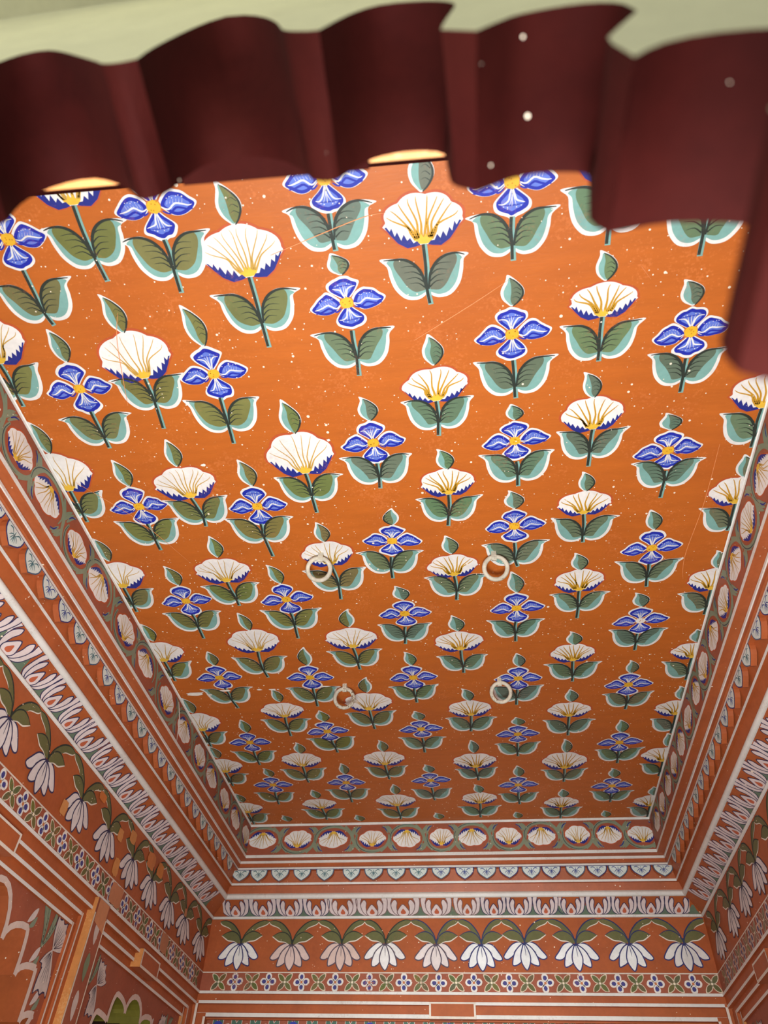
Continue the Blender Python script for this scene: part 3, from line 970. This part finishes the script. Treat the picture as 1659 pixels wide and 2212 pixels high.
# ------------------------------------------------------------------ lower walls: stepped bands, blocks, pilasters, cusped niches
STEP = [(.207, .848), (.207, .884), (.2055, .885), (.2055, .897), (.225, .898), (.225, .919), (.223, .920), (.223, .933), (.236, .934), (.236, .964), (.234, .965), (.234, .977)]
OWM = [M_WALL, M_WHITE, M_BAND]
SIDX = [0, 1, 1, 0, 0, 1, 1, 0, 0, 1, 1]
STEPF = [(.207, .848), (.207, .877), (.205, .878), (.205, .892), (.222, .893), (.222, .898), (.218, .899), (.218, .932), (.215, .933), (.215, .951), (.240, .952), (.240, .958)]
LOWER = {}
for sd in SIDES:
    if sd == 'near':
        LOWER[sd] = trim(sd, [(.228, .848), (.228, .977)], [M_OCHRE, M_WHITE, M_BAND], [0], 'plain orange band')
        continue
    LOWER[sd] = trim(sd, STEP if sd != 'far' else STEPF, OWM, SIDX if sd != 'far' else [0, 1, 1, 0, 0, 0, 0, 1, 1, 0, 0], 'stepped orange and white bands below the flower band')


def block(sd, s0, s1, o0, o1, side_mat=0):
    """projecting bracket block across the bands, white edged"""
    b = box('bracket_block', sd, s0, s1, o0, .25, .880, .955, [M_WALL, M_OCHRE], LOWER[sd], 0, side_mat)
    Q = Paint(lambda u, v, h: wp(sd, u, o0 - h - .0004, -v))
    for r in ((s0, s1, .880, .888), (s0, s1, .944, .955), (s0, s0 + .010, .888, .944), (s1 - .010, s1, .888, .944)):
        Q.poly([(r[0], -r[2]), (r[1], -r[2]), (r[1], -r[3]), (r[0], -r[3])], (226, 214, 196), 1)
    Q.build('white_border', b)
    return b


block('far', -.118, .128, .198, .25)
box('bracket_block', 'near', -.14, .095, .222, .32, .90, .984, [M_MAROON], LOWER['near'])  # maroon puts the block's shaded underside into its colour
block('left', 1.205, 1.435, .188, .25, 1)  # ochre sides: the lit side face is put into the colour
block('left', -.28, -.035, .188, .25)
block('right', -1.435, -1.205, .188, .25)
block('right', .035, .28, .188, .25)
PANEL = .246


def arcs(c, seq):
    """cusped arch from (offset, depth) cusp / top / cusp ... points of its right half (crown top first), mirrored about c"""
    right = [seq[0]]
    for i in range(len(seq) - 1):
        (x0, d0), (x1, d1) = seq[i], seq[i + 1]
        for q in range(1, 6):
            t = math.pi / 2 * q / 5
            if i % 2 == 0:      # top down to cusp
                right.append((x0 + (x1 - x0) * math.sin(t), d0 + (d1 - d0) * (1 - math.cos(t))))
            else:               # cusp up to the next top
                right.append((x0 + (x1 - x0) * (1 - math.cos(t)), d0 + (d1 - d0) * math.sin(t)))
    right.append((right[-1][0], 2.3))
    return [(c - x, d) for x, d in right[:0:-1]] + [(c + x, d) for x, d in right]


NICHE_A = arcs(-.17, [(0, .985), (.13, 1.09), (.225, .998), (.335, 1.148), (.462, 1.074), (.489, 1.217), (.61, 1.165), (.619, 1.328), (.70, 1.29), (.66, 1.46)])
NICHE_B = arcs(1.39, [(0, 1.032), (.095, 1.115), (.212, 1.069), (.255, 1.18), (.362, 1.167), (.40, 1.26), (.46, 1.28), (.45, 1.40)])


def panel(sd, s0, s1, arch, depth, soffit, back):
    """wall bay with a cusped niche cut into it: a solid with soffit and back"""
    pts = [(s0, .977), (s1, .977), (s1, 2.3)] + arch[::-1] + [(s0, 2.3)]
    n = len(pts)
    v = [wp(sd, s, PANEL, d) for s, d in pts]
    m = len(arch)
    v += [wp(sd, s, PANEL + depth, d) for s, d in arch]
    f = [tuple(range(n))]
    mi = [0]
    base = 3
    for i in range(m - 1):
        # arch vertex i (left to right) sits at index base + (m - 1 - i)
        a, b = base + m - 1 - i, base + m - 2 - i
        f.append((a, b, n + i + 1, n + i))
        mi.append(1)
    o = mesh('niche_panel', v, f, [M_BAND, soffit], UPPER[sd], mi)
    a0, a1 = min(p[0] for p in arch) - .05, max(p[0] for p in arch) + .05
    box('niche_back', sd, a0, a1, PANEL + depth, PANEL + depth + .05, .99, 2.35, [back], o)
    # pale painted line along the arch edge
    Q = Paint(lambda u, v, h: wp(sd, u, PANEL - h, -v), None)
    run = [(arch[0][0], -arch[0][1])]
    for i in range(1, len(arch)):
        run.append((arch[i][0], -arch[i][1]))
        if i + 1 < len(arch):
            ax, ad = arch[i][0] - arch[i - 1][0], arch[i][1] - arch[i - 1][1]
            bx, bd = arch[i + 1][0] - arch[i][0], arch[i + 1][1] - arch[i][1]
            if ax * bx + ad * bd < .6 * math.hypot(ax, ad) * math.hypot(bx, bd):
                Q.stroke(run, .022, (216, 196, 182), 4 + (i % 9) * .1, 1, taper=False)
                run = [(arch[i][0], -arch[i][1])]
    Q.stroke(run, .022, (216, 196, 182), 5, 1, taper=False)
    Q.build('arch_border', o)
    return o


def spandrel(sd, par, cs, cd, sg, k=1.0):
    """feathered leaf sprays and fan petals painted beside an arch; (cs,cd) is where the spray springs"""
    def P():
        return Paint(lambda u, v, h: wp(sd, u, PANEL - h, -v), lambda u, v: (cs + sg * u * k, -cd + v * k))
    for ang, n, ln in ((100, 6, .16), (60, 5, .12)):
        Q = P()
        for i in range(n):
            a = math.radians(ang + 8 * i)
            r = ln * (1 - .09 * i)
            bx, by = .02 * i * math.cos(math.radians(ang)) - .03, .02 * i - .02
            q = [(bx, by), (bx + r * .5 * math.cos(a) - .012, by + r * .5 * math.sin(a)), (bx + r * math.cos(a), by + r * math.sin(a)), (bx + r * .5 * math.cos(a) + .012, by + r * .5 * math.sin(a))]
            Q.shape(inset(q, 1.08), (62, 74, 64), 1 + .2 * i, 4)
            Q.shape(inset(q, .95), (136, 152, 124), 1.1 + .2 * i, 4)
        Q.build('leaf_spray', par)
    for ang, ln, wd in ((84, .115, .085), (40, .105, .085), (-86, .15, .10), (-120, .08, .05)):
        Q = P()
        a = math.radians(ang)
        ca, sa = math.cos(a), math.sin(a)
        rim = [(ln * (.94 + .05 * math.cos(q * 2.2)), wd * .5 * (1 - q / 3.0)) for q in range(7)]
        sh = [(.004, .004)] + [(ln * .5, wd * .4)] + rim + [(ln * .5, -wd * .4)] + [(.004, -.004)]
        tr = lambda u, v: (.06 + ca * u - sa * v, ca * v + sa * u)
        Q.shape([tr(u * 1.03 + .002, v * 1.12) for u, v in sh], (54, 48, 80), 3, 3)
        Q.shape([tr(u, v) for u, v in sh], (206, 192, 182), 4, 3)
        for q in range(4):
            e = wd * .55 * (q / 3 - .5)
            Q.stroke([tr(.01, 0), tr(ln * .45, e * .6), tr(ln * .75, e)], .003, (96, 84, 92), 5, 2)
        Q.build('fan_petal', par)


for sd, f in (('left', 1), ('right', -1)):
    mir = (lambda a: a) if f == 1 else (lambda a: [(-x, d) for x, d in a[::-1]])
    bayA = (-.95, .64) if f == 1 else (-.64, .95)
    bayB = (.74, 2.09) if f == 1 else (-2.09, -.74)
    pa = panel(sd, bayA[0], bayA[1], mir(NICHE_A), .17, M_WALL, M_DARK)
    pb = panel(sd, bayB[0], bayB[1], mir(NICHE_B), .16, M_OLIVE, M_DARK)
    box('bay_panel', sd, *((-2.137, -.95) if f == 1 else (.95, 2.137)), PANEL, .42, .977, 2.3, [M_BAND], UPPER[sd])
    box('dado', sd, -2.137, 2.137, PANEL, .42, 2.3, H - .0, [M_BAND], UPPER[sd])
    # pilaster between the bays with its stepped frame strips
    for c in (.705, -.93):
        a, b = c - .06, c + .06
        pl = box('pilaster', sd, *sorted((f * a, f * b)), .190, .42, .849, 2.3, [M_BAND, M_OCHRE], UPPER[sd], 0, 1)  # ochre on the side faces paints in the light they catch
        Q = Paint(lambda u, v, h: wp(sd, u, .190 - h, -v))
        for e0, e1 in ((a, a + .010), (b - .008, b)):
            Q.poly([(f * e0, -.905), (f * e1, -.905), (f * e1, -2.3), (f * e0, -2.3)], (226, 212, 188), 1)
        for q in range(9):
            y = -.96 - q * .13
            Q.shape([(f * c - .02, y), (f * c - .005, y + .05), (f * c + .02, y + .02), (f * c + .008, y - .05)], (124, 138, 106) if q % 2 else (206, 190, 178), 2, 4)
        Q.poly([(f * (a + .012), -.850), (f * (b - .01), -.850), (f * (b - .01), -.955), (f * (a + .012), -.935)], (204, 136, 92), 3)
        Q.build('painted_face', pl)
        for w0, w1, o in ((.06, .098, .223), (.098, .130, .234)):
            for sg, o in ((-1, o), (1, o)):
                q0, q1 = c + sg * w0, c + sg * w1
                o -= .0009
                st = box('frame_strip', sd, *sorted((f * q0, f * q1)), o, .42, .92 if o < .23 else .966, 2.3, [M_WALL], UPPER[sd])
                Q = Paint(lambda u, v, h: wp(sd, u, o - h, -v))
                e0, e1 = sorted((f * q1, f * (q1 - sg * .010)))
                t = -.921 if o < .23 else -.966
                Q.poly([(e0, t), (e1, t), (e1, -2.3), (e0, -2.3)], (224, 210, 194), 1)
                Q.build('white_border', st)
    for e, o in ((2.02, .2221), (1.985, .2331)):
        q0, q1 = e, 2.137
        st = box('frame_strip', sd, *sorted((f * q0, f * q1)), o, .42, .92 if o < .23 else .966, 2.3, [M_OCHRE if o > .23 else M_WALL], UPPER[sd])
        Q = Paint(lambda u, v, h: wp(sd, u, o - h, -v))
        Q.poly([(f * q0, -.921), (f * (q0 + .012), -.921), (f * (q0 + .012), -2.3), (f * q0, -2.3)], (224, 210, 194), 1)
        Q.build('white_border', st)
    spandrel(sd, pa, f * .455, 1.085, f * 1, .95)
    spandrel(sd, pa, f * -.815, 1.09, f * -1, .85)
    spandrel(sd, pb, f * .905, 1.09, f * 1, .75)
    spandrel(sd, pb, f * 1.82, 1.10, f * -1, .7)
    for s, d in ((.30, 1.03), (.40, 1.13), (.50, 1.24), (1.62, 1.09)):
        Q = Paint(lambda u, v, h: wp(sd, u, PANEL - h, -v))
        Q.xf = lambda u, v: (f * (s + u), -d + v)
        Q.shape([(-.02, -.03), (0.0, .012), (.026, .03), (.018, -.008)], (212, 198, 190), 3, 4)
        Q.shape([(.0, -.04), (.016, -.012), (.036, .004), (.03, -.03)], (128, 142, 118), 3.2, 4)
        Q.build('small_leaf', pa if s < .7 else pb)

# niche A has a painted back: a dark ground with blue and green flowers
for s, d in ((.05, 1.30), (.16, 1.42)):
    Q = Paint(lambda u, v, h: wp('left', u, PANEL + .17 - h, -v))
    Q.xf = lambda u, v: (s + u, -d + v)
    petal_round(Q, Q.xf, .083)
    Q.build('painted_niche_flower', UPPER['left'])

# far wall panel below the bands: frame strips and painted ground
fw = box('wall_panel', 'far', -1.44, 1.44, PANEL + .012, .42, .958, H, [M_BAND], UPPER['far'])
for e, o in ((1.395, .2041), (1.345, .2141)):
    for sg in (-1, 1):
        s0, s1 = sorted((sg * e, sg * 1.436))
        st = box('frame_strip', 'far', s0, s1, o, .42, .879 if o < .21 else .934, H, [M_WALL], UPPER['far'])
        Q = Paint(lambda u, v, h: wp('far', u, o - h, -v))
        e0, e1 = sorted((sg * e, sg * (e + .013)))
        t = -.892 if o < .21 else -.951
        Q.poly([(e0, t), (e1, t), (e1, -H), (e0, -H)], (228, 216, 200), 1)
        Q.build('white_border', st)
s = -1.28
i = 0
random.seed(9)
while s < 1.3:
    Q = Paint(lambda u, v, h: wp('far', u, PANEL + .012 - h, -v))
    Q.xf = lambda u, v: (s + u, -1.02 + v)
    for a in (35, 75, 110, 150):
        r = math.radians(a)
        ca, sa = math.cos(r), math.sin(r)
        q = [(ca * u - sa * v, sa * u + ca * v) for u, v in ((0, 0), (.03, .016), (.065, .008), (.075, 0), (.065, -.012), (.03, -.014))]
        Q.shape(inset(q, 1.12), (222, 214, 200), 1, 4)
        Q.shape(inset(q, .95), (74, 110, 92), 2, 4)
    if i % 4 == 0:
        Q.dot(.0, .03, .03, (52, 66, 168), 3, 9)
        Q.dot(.0, .03, .012, (232, 232, 240), 4, 7)
    Q.build('painted_sprig', fw)
    s += .105
    i += 1

# ------------------------------------------------------------------ near wall: maroon cusped arch between porch and room
KA = .70
YA, YB = CAM.y + .297 * KA, CAM.y + .137 * KA         # room face and porch face of the arch


def arch_pt(x, z, y):
    return (CAM.x + (x - CAM.x) * KA, y, CAM.z + (z + 1.9124) * KA)


# (name, room-side edge, porch-side edge) as matching point rows, left to right
ARCH = [
    ('arch_rib', [(-.62, -4.251), (-.62, -1.50)], [(-.62, -4.251), (-.62, -1.50)]),
    ('arch_cusp', [(-.62, -1.50), (-.60, -1.36), (-.55, -1.25), (-.47, -1.19)], [(-.62, -1.50), (-.64, -1.34), (-.58, -1.20), (-.47, -1.16)]),
    ('arch_rib', [(-.47, -1.19), (-.43, -1.17)], [(-.47, -1.16), (-.45, -1.13)]),
    ('arch_cusp', [(-.43, -1.17), (-.455, -1.10), (-.45, -1.02), (-.40, -.965)], [(-.45, -1.13), (-.50, -1.02), (-.49, -.90), (-.43, -.84)]),
    ('arch_rib', [(-.40, -.965), (-.375, -.93)], [(-.43, -.84), (-.395, -.80)]),
    ('arch_cusp', [(-.375, -.93), (-.385, -.862), (-.373, -.812), (-.345, -.782), (-.300, -.778), (-.244, -.826), (-.206, -.878)],
     [(-.395, -.80), (-.385, -.735), (-.367, -.697), (-.335, -.700), (-.300, -.735), (-.250, -.800), (-.197, -.872)]),
    ('arch_rib', [(-.206, -.878), (-.188, -.906), (-.165, -.905), (-.150, -.877)], [(-.197, -.872), (-.182, -.893), (-.158, -.902), (-.138, -.893)]),
    ('arch_cusp', [(-.150, -.877), (-.143, -.83), (-.121, -.774), (-.065, -.760), (-.010, -.795), (.032, -.853), (.048, -.890)],
     [(-.138, -.893), (-.137, -.815), (-.114, -.684), (-.080, -.612), (-.030, -.650), (.012, -.733), (.037, -.824)]),
    ('arch_rib', [(.048, -.890), (.058, -.912), (.080, -.924), (.093, -.918)], [(.037, -.824), (.050, -.845), (.075, -.865), (.090, -.870)]),
    ('arch_cusp', [(.093, -.918), (.116, -.874), (.144, -.844), (.190, -.836), (.231, -.861), (.236, -.915)],
     [(.090, -.870), (.124, -.770), (.166, -.727), (.229, -.757), (.258, -.806), (.256, -.853)]),
    ('arch_rib', [(.236, -.915), (.239, -.985), (.246, -1.002), (.268, -1.028)], [(.256, -.853), (.238, -.975), (.245, -.992), (.274, -1.022)]),
    ('arch_cusp', [(.268, -1.028), (.289, -1.013), (.315, -.994), (.355, -.989), (.397, -1.006), (.399, -1.030)],
     [(.274, -1.022), (.300, -.985), (.329, -.955), (.391, -.944), (.428, -.973), (.434, -1.035)]),
    ('arch_rib', [(.399, -1.030), (.378, -1.150), (.380, -1.165), (.390, -1.191)], [(.434, -1.035), (.382, -1.150), (.383, -1.175), (.388, -1.233)]),
    ('arch_cusp', [(.390, -1.191), (.409, -1.186), (.455, -1.181), (.510, -1.200), (.560, -1.250), (.568, -1.320), (.530, -1.375)],
     [(.388, -1.233), (.410, -1.205), (.432, -1.190), (.467, -1.183), (.520, -1.200), (.575, -1.250), (.580, -1.320), (.530, -1.375)]),
    ('arch_rib', [(.530, -1.375), (.470, -1.395), (.432, -1.412), (.425, -1.440), (.428, -1.460)], [(.530, -1.375), (.470, -1.392), (.434, -1.408), (.426, -1.436), (.428, -1.460)]),
    ('arch_cusp', [(.428, -1.460), (.450, -1.478), (.500, -1.500), (.545, -1.540), (.560, -1.620)],
     [(.428, -1.460), (.450, -1.475), (.500, -1.495), (.545, -1.535), (.560, -1.620)]),
    ('arch_rib', [(.56, -1.62), (.54, -1.68), (.54, -4.251)], [(.56, -1.62), (.53, -1.68), (.53, -4.251)]),
]


def resample(p, n):
    s = spline(p, 6) if len(p) > 2 else p
    ls = [0]
    for a, b in zip(s, s[1:]):
        ls.append(ls[-1] + math.hypot(b[0] - a[0], b[1] - a[1]))
    out = []
    for i in range(n):
        t = ls[-1] * i / (n - 1)
        k = max(j for j in range(len(ls)) if ls[j] <= t + 1e-9)
        k = min(k, len(s) - 2)
        q = (t - ls[k]) / ((ls[k + 1] - ls[k]) or 1)
        out.append((s[k][0] + (s[k + 1][0] - s[k][0]) * q, s[k][1] + (s[k + 1][1] - s[k][1]) * q))
    return out


near = UPPER['near']
room_edge, porch_edge = [], []
for nm, a, b in ARCH:
    n = 16 if nm == 'arch_cusp' else 8
    ra, rb = resample(a, n), resample(b, n)
    rows = 7
    v, f = [], []
    for r in range(rows):
        t = r / (rows - 1)
        e = t * t * (3 - 2 * t) if nm == 'arch_cusp' else t
        for p, q in zip(ra, rb):
            v.append(arch_pt(p[0] + (q[0] - p[0]) * e, p[1] + (q[1] - p[1]) * e, YA + (YB - YA) * t))
    for r in range(rows - 1):
        for i in range(n - 1):
            f.append((r * n + i, r * n + i + 1, (r + 1) * n + i + 1, (r + 1) * n + i))
    o = mesh(nm, v, f, M_MAROON, near)
    if nm == 'arch_cusp':
        o.data.polygons.foreach_set('use_smooth', [True] * len(f))
    room_edge += ra if not room_edge else ra[1:]
    porch_edge += rb if not porch_edge else rb[1:]


def arch_face(edge, y, top, m, name):
    """wall face around the arch opening, one simple polygon split into triangles"""
    pts = [(-1.62, 0.0)] + [arch_pt(x, z, y)[::2] for x, z in edge] + [(1.62, 0.0), (1.62, top), (-1.62, top)]
    v = [Vector((x, z, 0)) for x, z in pts]
    f = [tuple(t) for t in tessellate_polygon([v])]
    return mesh(name, [(x, y, z) for x, z in pts], f, m, near)


ZT = H - .66
arch_face(porch_edge, YB, H, M_CREAM, 'porch_wall_face')
arch_face(room_edge, YA, H - .96, M_BAND, 'room_wall_face')
trim_n[0] += 1
setting(plain_box('trim_%d' % trim_n[0], -1.62, 1.62, YB - 1.5, YB, ZT, ZT + .1, M_CREAM), 'cream porch ceiling outside the maroon arch', 'ceiling')

# ------------------------------------------------------------------ iron rings
def torus(R, r, nu=40, nv=12):
    v, f = [], []
    for i in range(nu):
        a = 2 * math.pi * i / nu
        for j in range(nv):
            b = 2 * math.pi * j / nv
            v.append(((R + r * math.cos(b)) * math.cos(a), (R + r * math.cos(b)) * math.sin(a), r * math.sin(b)))
            f.append((i * nv + j, ((i + 1) % nu) * nv + j, ((i + 1) % nu) * nv + (j + 1) % nv, i * nv + (j + 1) % nv))
    return v, f


def staple():
    """flat strap bent into a U, opening upwards: local z = 0 at the ceiling"""
    path = [(-.010, .008), (-.010, -.020), (-.008, -.029), (0, -.033), (.008, -.029), (.010, -.020), (.010, .008)]
    w, t = .0095, .0035
    v, f = [], []
    for i, (y, z) in enumerate(path):
        a, b = path[max(0, i - 1)], path[min(len(path) - 1, i + 1)]
        dy, dz = b[0] - a[0], b[1] - a[1]
        l = math.hypot(dy, dz)
        ny, nz = -dz / l * t, dy / l * t
        v += [(-w, y + ny, z + nz), (w, y + ny, z + nz), (w, y - ny, z - nz), (-w, y - ny, z - nz)]
    for i in range(len(path) - 1):
        for k in range(4):
            f.append((4 * i + k, 4 * i + (k + 1) % 4, 4 * i + 4 + (k + 1) % 4, 4 * i + 4 + k))
    return v, f


RINGS = [(-.326, -.455, .14, 0.05, 'whitewashed iron ring hanging over a white flower, nearer left of the four'),
         (.338, -.405, .0, 0.10, 'whitewashed iron ring beside green leaves, nearer right of the four'),
         (-.373, .430, .0, 0.0, 'whitewashed iron ring left of a white flower, farther left of the four'),
         (.348, .432, .0, 0.12, 'whitewashed iron ring beside a blue flower, farther right of the four')]
tv, tf = torus(.0435, .0085)
sv, sf = staple()
for x, y, rz, ry, lab in RINGS:
    e = bpy.data.objects.new('ceiling_ring', None)
    link(e)
    e.location = (x, y, H)
    e['label'], e['category'], e['group'] = lab, 'ring', 'iron rings fixed to the ceiling'
    st = mesh('staple', sv, sf, M_RING, e)
    st.rotation_euler = (0, 0, rz)
    rg = mesh('ring', tv, tf, M_RING, e)
    rg.data.polygons.foreach_set('use_smooth', [True] * len(tf))
    # the ring hangs tilted away from the entrance
    face = (CAM - Vector((x, y, H - .05))).normalized() + Vector((0, -.3, 0))
    face.normalize()
    dirv = Vector((rz * -.5 + ry * .6, 0, -1))
    dirv = (dirv - face * dirv.dot(face)).normalized()
    rg.location = Vector((0, 0, -.024)) + dirv * .040
    zax = face
    xax = dirv.cross(zax)
    rg.rotation_euler = Matrix((xax, dirv, zax)).transposed().to_euler()
